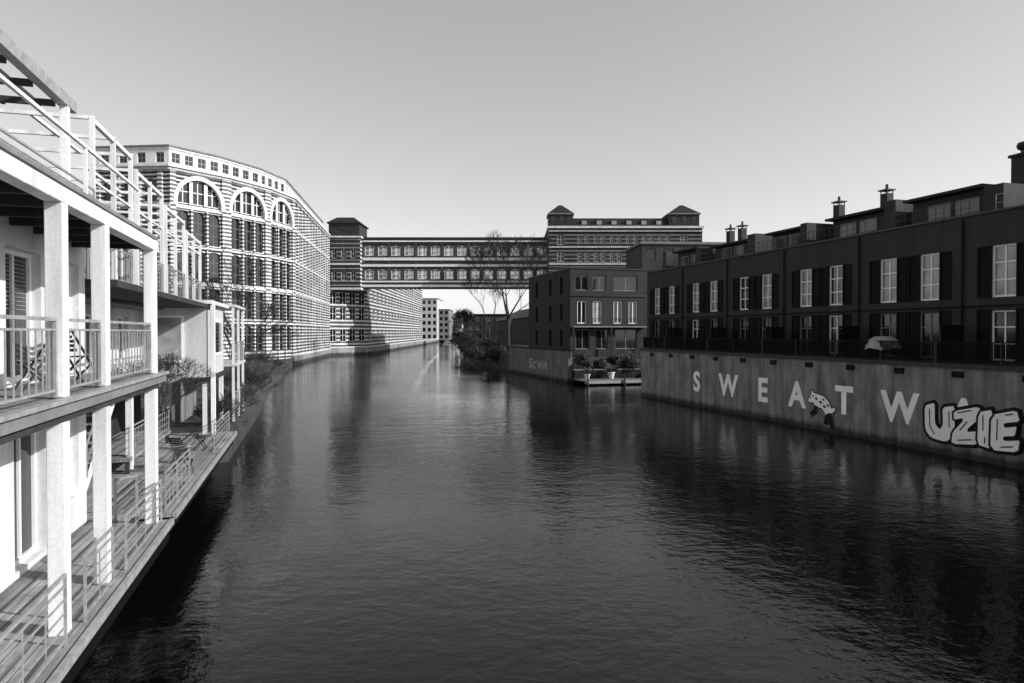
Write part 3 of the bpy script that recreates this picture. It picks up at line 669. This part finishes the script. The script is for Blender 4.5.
for i, (x, y, h, r) in enumerate(((-2.5,112,2.4,2.0),(-5.5,122,2.4,2.2),(-8,134,2,2.2),(-10,150,2.6,2.2),(-13,175,3,2.6),(-15.5,205,3.5,3))):
    leafy('bank_shrub', 'dark shrub '+['at the end of the low graffiti wall','second from the low graffiti wall','low at the water edge on the right bank','fourth along the right bank','under the right end of the footbridge','farthest along the right bank'][i], 'shrub', (x,y,1.0), h, r, 60+i, 900, .16, .1, m_leafd, 'dark shrubs on the right bank')
for i, (x, y, h) in enumerate(((-3.8,117,4.5),(-6.5,128,4.5),(-8.8,142,5),(-11.5,162,5.5),(-15,190,6))):
    bare_tree('bare_shrub', 'tangled bare shrub on the right bank, '+['nearest the low graffiti wall','second from the low graffiti wall','third from the low graffiti wall','fourth from the low graffiti wall','farthest from the low graffiti wall'][i], 'shrub', (x,y,1.6), h, 130+i, 5, .7, 9, .009, 'tangled bare shrubs on the right bank', rmin=.016)
for i, (x, y, h, r) in enumerate(((-47,455,17,7),(-40,480,17,9),(-55,490,18,8),(-62,475,17,8))):
    leafy('far_tree', 'dark distant tree '+['first right of the far apartment blocks','closing the end of the canal','behind the canal end','behind the far apartment blocks'][i], 'tree', (x,y,1.5), h, r, 80+i, 1500, .7, .12, m_leafd, 'dark trees at the far end of the canal')
for i, (x, y, h) in enumerate(((-24,340,17),(-19.5,280,15),(-16,232,14),(-28,400,17),(-13,190,12),(-33,440,18))):
    bare_tree('bare_tree', 'hazy bare tree beyond the footbridge on the right bank, '+['fourth from the bridge','third from the bridge','second from the bridge','fifth from the bridge','nearest the bridge','farthest from the bridge'][i], 'tree', (x,y,2.5), h, 90+i, 5, .6, rmin=.04, thick=.016, group='hazy bare trees beyond the footbridge')

# ------------------------------------------------------------------ left: near balcony house
qn = thing('quay_wall', 'dark stone quay wall under the timber decks of the white houses', 'quay wall', W(-20,-4.9), TH)
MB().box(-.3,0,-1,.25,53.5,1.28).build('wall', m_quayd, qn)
B1 = thing('balcony_house', 'white balcony house with tall square posts nearest on the left', 'house', W(0,-4.7), TH)
hs_l = [(9.0,10.4,1.95,4.3), (10.7,12.1,1.95,4.3), (13.05,14.45,2.0,4.35), (15.2,16.3,2.6,4.35)]
hs_u = [(8.6,10.2,5.15,7.4), (10.6,12.2,5.15,7.4), (12.8,14.3,5.15,7.4), (15.0,16.4,5.15,7.4)]
yo = 2
sh = lambda h: (h[0]-yo, h[1]-yo, h[2], h[3])
facade(B1, (0,yo), PI/2, 14.8, 1.2, 8.0, [sh(h) for h in hs_l+hs_u], m_render)
for h in hs_l: window(B1, (0,yo), PI/2, sh(h), (m_white, m_glass, .09, 2, 1, False))
for h in hs_u:
    w = window(B1, (0,yo), PI/2, sh(h), (m_white, m_glass, .09, 2, 1, False))
    q = MB()
    for i in range(14): q.bar((.1,.03,2.15-i*.07),(1.3,.03,2.15-i*.07),.03,.012)
    q.build('blind', m_galv, w)
MB().box(-8,yo,1.2,-.27,16.78,8).build('house_body', m_render, B1)
MB().box(.003,2,1.74,1.72,16.4,1.9).build('lower_deck', m_deckx, B1)
MB().box(1.72,2,1.8,1.8,16.4,1.92).build('deck_edge', m_galv, B1)
MB().box(1.3,2,1.45,1.7,16.4,1.735).build('deck_beam', m_darker, B1)
MB().box(.003,2,4.98,1.5,16.9,5.1).build('balcony_floor', m_decky, B1)
MB().box(1.5,2,4.9,1.56,16.95,5.06).build('balcony_edge', m_grey, B1)
MB().box(1.48,2,5.062,1.62,16.97,5.12).build('edge_strip', m_galv, B1)
MB().box(.003,2,4.9,1.4,16.9,4.975).build('balcony_soffit', m_timber, B1)
MB().box(1.3,2,4.78,1.48,16.6,4.898).build('balcony_beam', m_timber, B1)
for i in range(13): 
    y = 4.7+i*1.0; MB().box(.003,y-.04,4.74,1.29,y+.04,4.898).build('joist', m_timber, B1)
for y in (4.2, 7.2, 10.6, 12.6, 16.2):
    MB().box(1.29,y-.115,5.12,1.51,y+.115,7.74).build('balcony_post', m_post, B1, bevel=.012)
    MB().box(1.29,y-.115,1.9,1.51,y+.115,4.777).build('lower_post', m_post, B1, bevel=.012)
MB().box(1.29,2,7.74,1.51,16.5,7.96).build('roof_beam', m_post, B1, bevel=.012)
MB().box(.003,2,8.0,1.5,16.5,8.06).build('balcony_roof', m_grey, B1)
for i in range(12):
    y = 5+i*1.0; MB().box(.003,y-.05,7.74,1.28,y+.05,7.98).build('rafter', m_timber, B1)
def railing(parent, name, x, y0, y1, z, h, step, m, r=.03, mid=0):
    q = MB(); q.bar((x,y0,z+h),(x,y1,z+h),r*1.5); q.bar((x,y0,z+.1),(x,y1,z+.1),r); q.bar((x,y0,z+h-.14),(x,y1,z+h-.14),r)
    nn = int((y1-y0)/step)
    for i in range(nn+1):
        y = y0+(y1-y0)*i/max(1,nn); q.bar((x,y,z+.1),(x,y,z+h-.14),r*.55)
    for j in range(mid): zz = z+.1+(h-.24)*(j+1)/(mid+1); q.bar((x,y0,zz),(x,y1,zz),r*.7)
    for y in (y0, y1): q.bar((x,y,z),(x,y,z+h),r*1.3)
    return q.build(name, m, parent)
for y0, y1 in ((4.35,7.05),(7.35,10.45),(10.75,12.45),(12.75,16.05)): railing(B1, 'balcony_railing', 1.42, y0, y1, 5.12, 1.05, .22, m_galv)
for y0, y1 in ((7.35,10.1),(10.9,12.3),(13.1,16.0)): railing(B1, 'deck_railing', 1.62, y0, y1, 1.9, .95, .6, m_galv, .026, 3)
facade(B1, (-1.6,yo), PI/2, 13.6, 8.0, 10.2, [(8,9.6,8.3,10.0),(10.4,12,8.3,10.0)], m_grey, 'upper_wall')
for h in [(8,9.6,8.3,10.0),(10.4,12,8.3,10.0)]: window(B1, (-1.6,yo), PI/2, h, (m_white, m_glass, .09, 2, 1, False))
MB().box(-7.8,yo,8,-1.87,15.5,10.2).build('upper_body', m_grey, B1)
MB().box(-8,yo-.1,10.2,-1.5,15.7,10.3).build('roof', m_timber, B1)
MB().box(.0,2,10.4,.18,15.75,10.62).build('roof_edge', m_galv, B1)
for x in (-.5, -1.1): MB().box(x,2,10.46,x+.07,15.7,10.55).build('purlin', m_timber, B1)
for y in (8.4, 11.8, 15.3): MB().box(.03,y-.07,8.1,.17,y+.07,10.4).build('upper_post', m_post, B1)
for i in range(8): MB().box(-1.6,7.4+i*1.1-.035,10.33,-.003,7.4+i*1.1+.035,10.45).build('rafter', m_timber, B1)
q = MB()
q.bar((1.2,7,9.0),(1.2,16.2,9.0),.05)
for y in (9.2, 12.6, 16.1): q.bar((1.2,y,8.06),(1.2,y,9.0),.05)
q.build('steel_frame', m_post, B1)
railing(B1, 'upper_railing', .3, 8.5, 16.4, 8.1, .9, .4, m_galv, .024)

# second house
B2 = thing('terrace_house', 'white stepped terrace house with roof pergola frames beyond the balcony house', 'house', W(18,-4.7), TH)
hs = [(2.0,3.4,4.9,6.6),(6.5,7.9,4.9,6.6),(10.5,11.9,4.9,6.6)]
facade(B2, (-2.2,0), PI/2, 13.8, 4.2, 7.0, hs, m_render)
for h in hs: window(B2, (-2.2,0), PI/2, h, (m_white, m_glass, .09, 2, 1, False))
MB().box(-8,0,1.2,-3.4,19.5,4.0).build('undercroft_wall', m_dark, B2)
MB().box(-8,0,4.2,-2.48,13.79,7.0).build('house_body', m_render, B2)
MB().box(-8,-.1,4.0,-.6,13.7,4.2).build('floor_slab', m_grey, B2)
MB().box(-8,-.1,6.9,-1.2,13.4,7.0).build('roof_slab', m_grey, B2)
MB().box(-2.47,13.8,4.05,.4,19.5,7.2).build('box_bay', m_bay, B2, bevel=.015)
MB().box(-2.6,13.5,7.2,.65,19.7,7.36).build('bay_roof', m_stone, B2)
MB().box(-2.5,13.72,3.85,.5,19.6,4.04).build('bay_floor', m_dark, B2)
q = MB(); q.box(.403,15,4.9,.45,18.4,6.6); bw = q.build('bay_window', m_white, B2); MB().quad((.455,15.15,5.05),(.455,18.25,5.05),(.455,18.25,6.45),(.455,15.15,6.45)).build('pane', m_glass, bw, False)
q = MB(); q.box(-1.9,13.75,4.7,-.5,13.797,6.7); bw = q.build('bay_window', m_white, B2); MB().quad((-1.8,13.745,4.8),(-.6,13.745,4.8),(-.6,13.745,6.6),(-1.8,13.745,6.6)).build('pane', m_glassp, bw, False)
for y in (13.9, 19.3): MB().box(.2,y-.1,1.6,.4,y+.1,3.85).build('post', m_post, B2, bevel=.01)
MB().box(.55,13.7,1.6,.73,13.88,7.2).build('post', m_post, B2, bevel=.01)
for y in (.3, 6.4): MB().box(-1.0,y-.1,1.6,-.8,y+.1,4.0).build('post', m_post, B2, bevel=.01)
railing(B2, 'terrace_railing', -.7, .2, 13.5, 4.2, 1.0, .45, m_galv)
facade(B2, (-2.6,0), PI/2, 14.5, 7.2, 10.2, [(1.5,3.5,7.5,9.6),(5,7,7.5,9.6),(8.6,10.6,7.5,9.6),(12,13.6,7.5,9.6)], m_grey, 'upper_wall')
for h in [(1.5,3.5,7.5,9.6),(5,7,7.5,9.6),(8.6,10.6,7.5,9.6),(12,13.6,7.5,9.6)]: window(B2, (-2.6,0), PI/2, h, (m_white, m_glass, .09, 2, 1, False))
MB().box(-8,0,7.22,-2.88,14.49,10.2).build('upper_body', m_grey, B2); MB().box(-8.2,-.2,10.2,-2.3,14.7,10.34).build('roof', m_roof, B2)
for i in range(4):
    y0 = -.6+i*4.0; y1 = y0+3.4; zt = 10.8-(.28*i)
    q = MB(); s = .1
    for y in (y0, (y0+y1)/2, y1):
        q.bar((0,y,7.1),(0,y,zt),s); q.bar((-2.2,y,zt),(.05,y,zt),s*.8)
    q.bar((0,y0,zt-.06),(0,y1,zt-.06),s); q.bar((-1.2,y0,zt),(-1.2,y1,zt),s*.7)
    q.bar((0,y0,9.4),(0,y1,9.4),s*.5); q.bar((-2.2,y1,9.5),(0,y1,9.5),s*.6)
    q.build('pergola_frame', m_post, B2)
    railing(B2, 'roof_railing', .05, y0+.1, y1-.1, 7.2, 1.0, .28, m_galv, .026)
MB().box(-3.7,-.7,7.02,.5,15.0,7.18).build('roof_deck', m_timber, B2)
t = thing('garden_gallery', 'pale steel gallery with posts and railings beyond the stepped terrace house', 'gallery', W(38.5,-4.5), TH)
for y in (0, 2.6, 5.2): MB().box(.5,y-.06,1.3,.62,y+.06,7.3).build('post', m_post, t)
for z in (4.2, 7.3): MB().box(-2,-.1,z,.7,5.3,z+.14).build('slab', m_bay, t)
for z in (4.36, 1.7): railing(t, 'railing', .6, .1, 5.1, z, 1.1, .25, m_galv)
MB().box(-2.4,0,1.3,-2.0,5.2,7.3).build('back_wall', m_grey, t)
t = thing('timber_deck', 'weathered timber deck at the water edge beyond the white balcony house', 'deck', W(18.6,-7.7), TH)
MB().box(0,0,1.4,4.4,14.5,1.51).build('deck', m_deckx, t)
MB().box(4.4,0,1.35,4.46,14.5,1.53).build('deck_edge', m_galv, t)
MB().box(4.1,.05,1.0,4.3,14.4,1.398).build('deck_beam', m_darker, t)
for y0, y1 in ((.1,1.6),(1.7,3.6),(9,13.8)): railing(t, 'deck_railing', 4.2, y0, y1, 1.51, 1.0, .5, m_galv, .026, 3)
t = thing('raised_platform', 'low raised timber platform standing on the far deck behind the chairs', 'platform', W(24.0,-6.4), TH)
MB().box(-.9,0,1.9,.9,6.5,2.02).build('boards', m_decky, t)
for y in (.1, 3.2, 6.3):
    for x in (-.8,.8): MB().box(x-.06,y-.06,1.51,x+.06,y+.06,1.9).build('leg', m_timber, t)
railing(t, 'railing', .85, .1, 6.4, 2.02, .95, .4, m_galv, .026, 2)
t = thing('deck_stairs', 'short timber stair dropping between the two decks on the left', 'stairs', W(16.5,-5.2), TH)
for i in range(4): MB().box(0,.1+i*.48,1.82-i*.09,1.1,.5+i*.48,1.86-i*.09).build('tread', m_decky, t)
for x in (0, 1.1): MB().bar((x,0,1.75),(x,2.0,1.4),.05,.2).build('stringer', m_timber, t)
q = MB(); q.bar((1.1,.1,2.8),(1.1,2.0,2.5),.05); q.bar((1.1,.1,1.9),(1.1,.1,2.8),.05); q.bar((1.1,2,1.5),(1.1,2,2.5),.05); q.build('handrail', m_galv, t)
t = thing('garden_stairs', 'pale open stair climbing from the timber deck to the terrace house floor', 'stairs', W(19.2,-6.1,-.15), TH)
for i in range(11): MB().box(-.5,i*.3,1.78+i*.22,.5,i*.3+.28,1.82+i*.22).build('tread', m_galv, t)
for x in (-.52,.52):
    MB().bar((x,0,1.68),(x,3.3,4.1),.05,.2).build('stringer', m_post, t)
    q = MB(); q.bar((x,0,2.65),(x,3.3,5.1),.04); q.bar((x,0,2.2),(x,3.3,4.62),.025)
    for i in range(5): q.bar((x,i*.8,1.7+i*.59),(x,i*.8,2.66+i*.59),.03)
    q.build('handrail', m_galv, t)
CM = {}
def chair(label, loc, rz, mat):
    if mat.name not in CM:
        s = MB()
        for i in range(6): s.box(-.22,-.2+i*.07,.44,.22,-.145+i*.07,.46)
        bk = MB()
        for i in range(5): bk.bar((-.21,.23+i*.03,.56+i*.08),(.21,.23+i*.03,.56+i*.08),.015,.06)
        l1 = MB().bar((0,-.22,0),(0,.36,.95),.03); l2 = MB().bar((0,.26,0),(0,-.2,.45),.03)
        CM[mat.name] = [x.mesh(nm, mat) for x, nm in ((s,'seat'),(bk,'backrest'),(l1,'leg'),(l2,'leg'))]
    s, bk, l1, l2 = CM[mat.name]
    t = thing('folding_chair', label, 'chair', loc, rz, 'folding chairs on the decks')
    put('seat', s, t); put('backrest', bk, t)
    for x in (-.23,.23): put('leg', l1, t, (x,0,0)); put('leg', l2, t, (x*.9,0,0))
chair('folding chair on the far timber deck, nearest the deck edge', W(23.6,-3.9,1.51), TH+.6, m_metal)
chair('folding chair on the far timber deck, behind the small round table', W(25.6,-4.3,1.51), TH+2.6, m_metal)
chair('folding chair on the far timber deck, farthest from the balcony house', W(28.4,-4.1,1.51), TH+1.6, m_metal)
chair('dark folding chair on the upper balcony between the last two posts', W(14.0,-4.0,5.11), TH+1.2, m_metal)
chair('dark folding chair on the upper balcony beside the middle post', W(12.2,-4.1,5.11), TH-1.0, m_metal)
t = thing('bistro_table', 'small round table standing between chairs on the far timber deck', 'table', W(24.6,-4.2,1.51), TH)
MB().lathe([(0,.7),(.36,.7),(.37,.72),(.36,.74),(0,.74)], n=20).build('tabletop', m_galv, t)
for k in range(3): MB().bar((.28*math.cos(k*2.1),.28*math.sin(k*2.1),0),(-.1*math.cos(k*2.1),-.1*math.sin(k*2.1),.7),.03).build('leg', m_metal, t)

# ------------------------------------------------------------------ light, sky, camera
el = math.radians(28); az = Vector((1.0,-.24)).normalized()
sd = Vector((az.x*math.cos(el), az.y*math.cos(el), math.sin(el)))
sl = bpy.data.lights.new('sun', 'SUN'); sl.energy = 4.9; sl.angle = math.radians(.5); sl.color = (1,.995,.985)
so = bpy.data.objects.new('sun', sl); C.objects.link(so); so.rotation_euler = sd.to_track_quat('Z','Y').to_euler()
wd = bpy.data.worlds.new('World'); scene.world = wd; wd.use_nodes = True; nt = wd.node_tree
bg = nt.nodes['Background']; sky = nt.nodes.new('ShaderNodeTexSky'); sky.sky_type = 'NISHITA'; sky.sun_disc = False
sky.sun_elevation = el; sky.sun_rotation = math.atan2(az.x, az.y); sky.air_density = 1; sky.dust_density = 1.0; sky.ozone_density = 1
sp = nt.nodes.new('ShaderNodeSeparateColor'); nt.links.new(sky.outputs[0], sp.inputs[0])
v = math_(nt, 'ADD', math_(nt, 'MULTIPLY', sp.outputs[0], .17), math_(nt, 'MULTIPLY', sp.outputs[1], .17))
v = math_(nt, 'MULTIPLY', math_(nt, 'POWER', v, .73), 4.7)
nt.links.new(v, bg.inputs[0]); bg.inputs[1].default_value = .15
cd = bpy.data.cameras.new('camera'); cd.lens = 24; cd.sensor_width = 36; cd.clip_end = 8000; cd.clip_start = .1
co = bpy.data.objects.new('camera', cd); C.objects.link(co); co.location = (0,0,6); co.rotation_euler = (math.radians(90-.8),0,0)
scene.camera = co
scene.view_settings.view_transform = 'Standard'; scene.view_settings.look = 'None'; scene.view_settings.exposure = 0
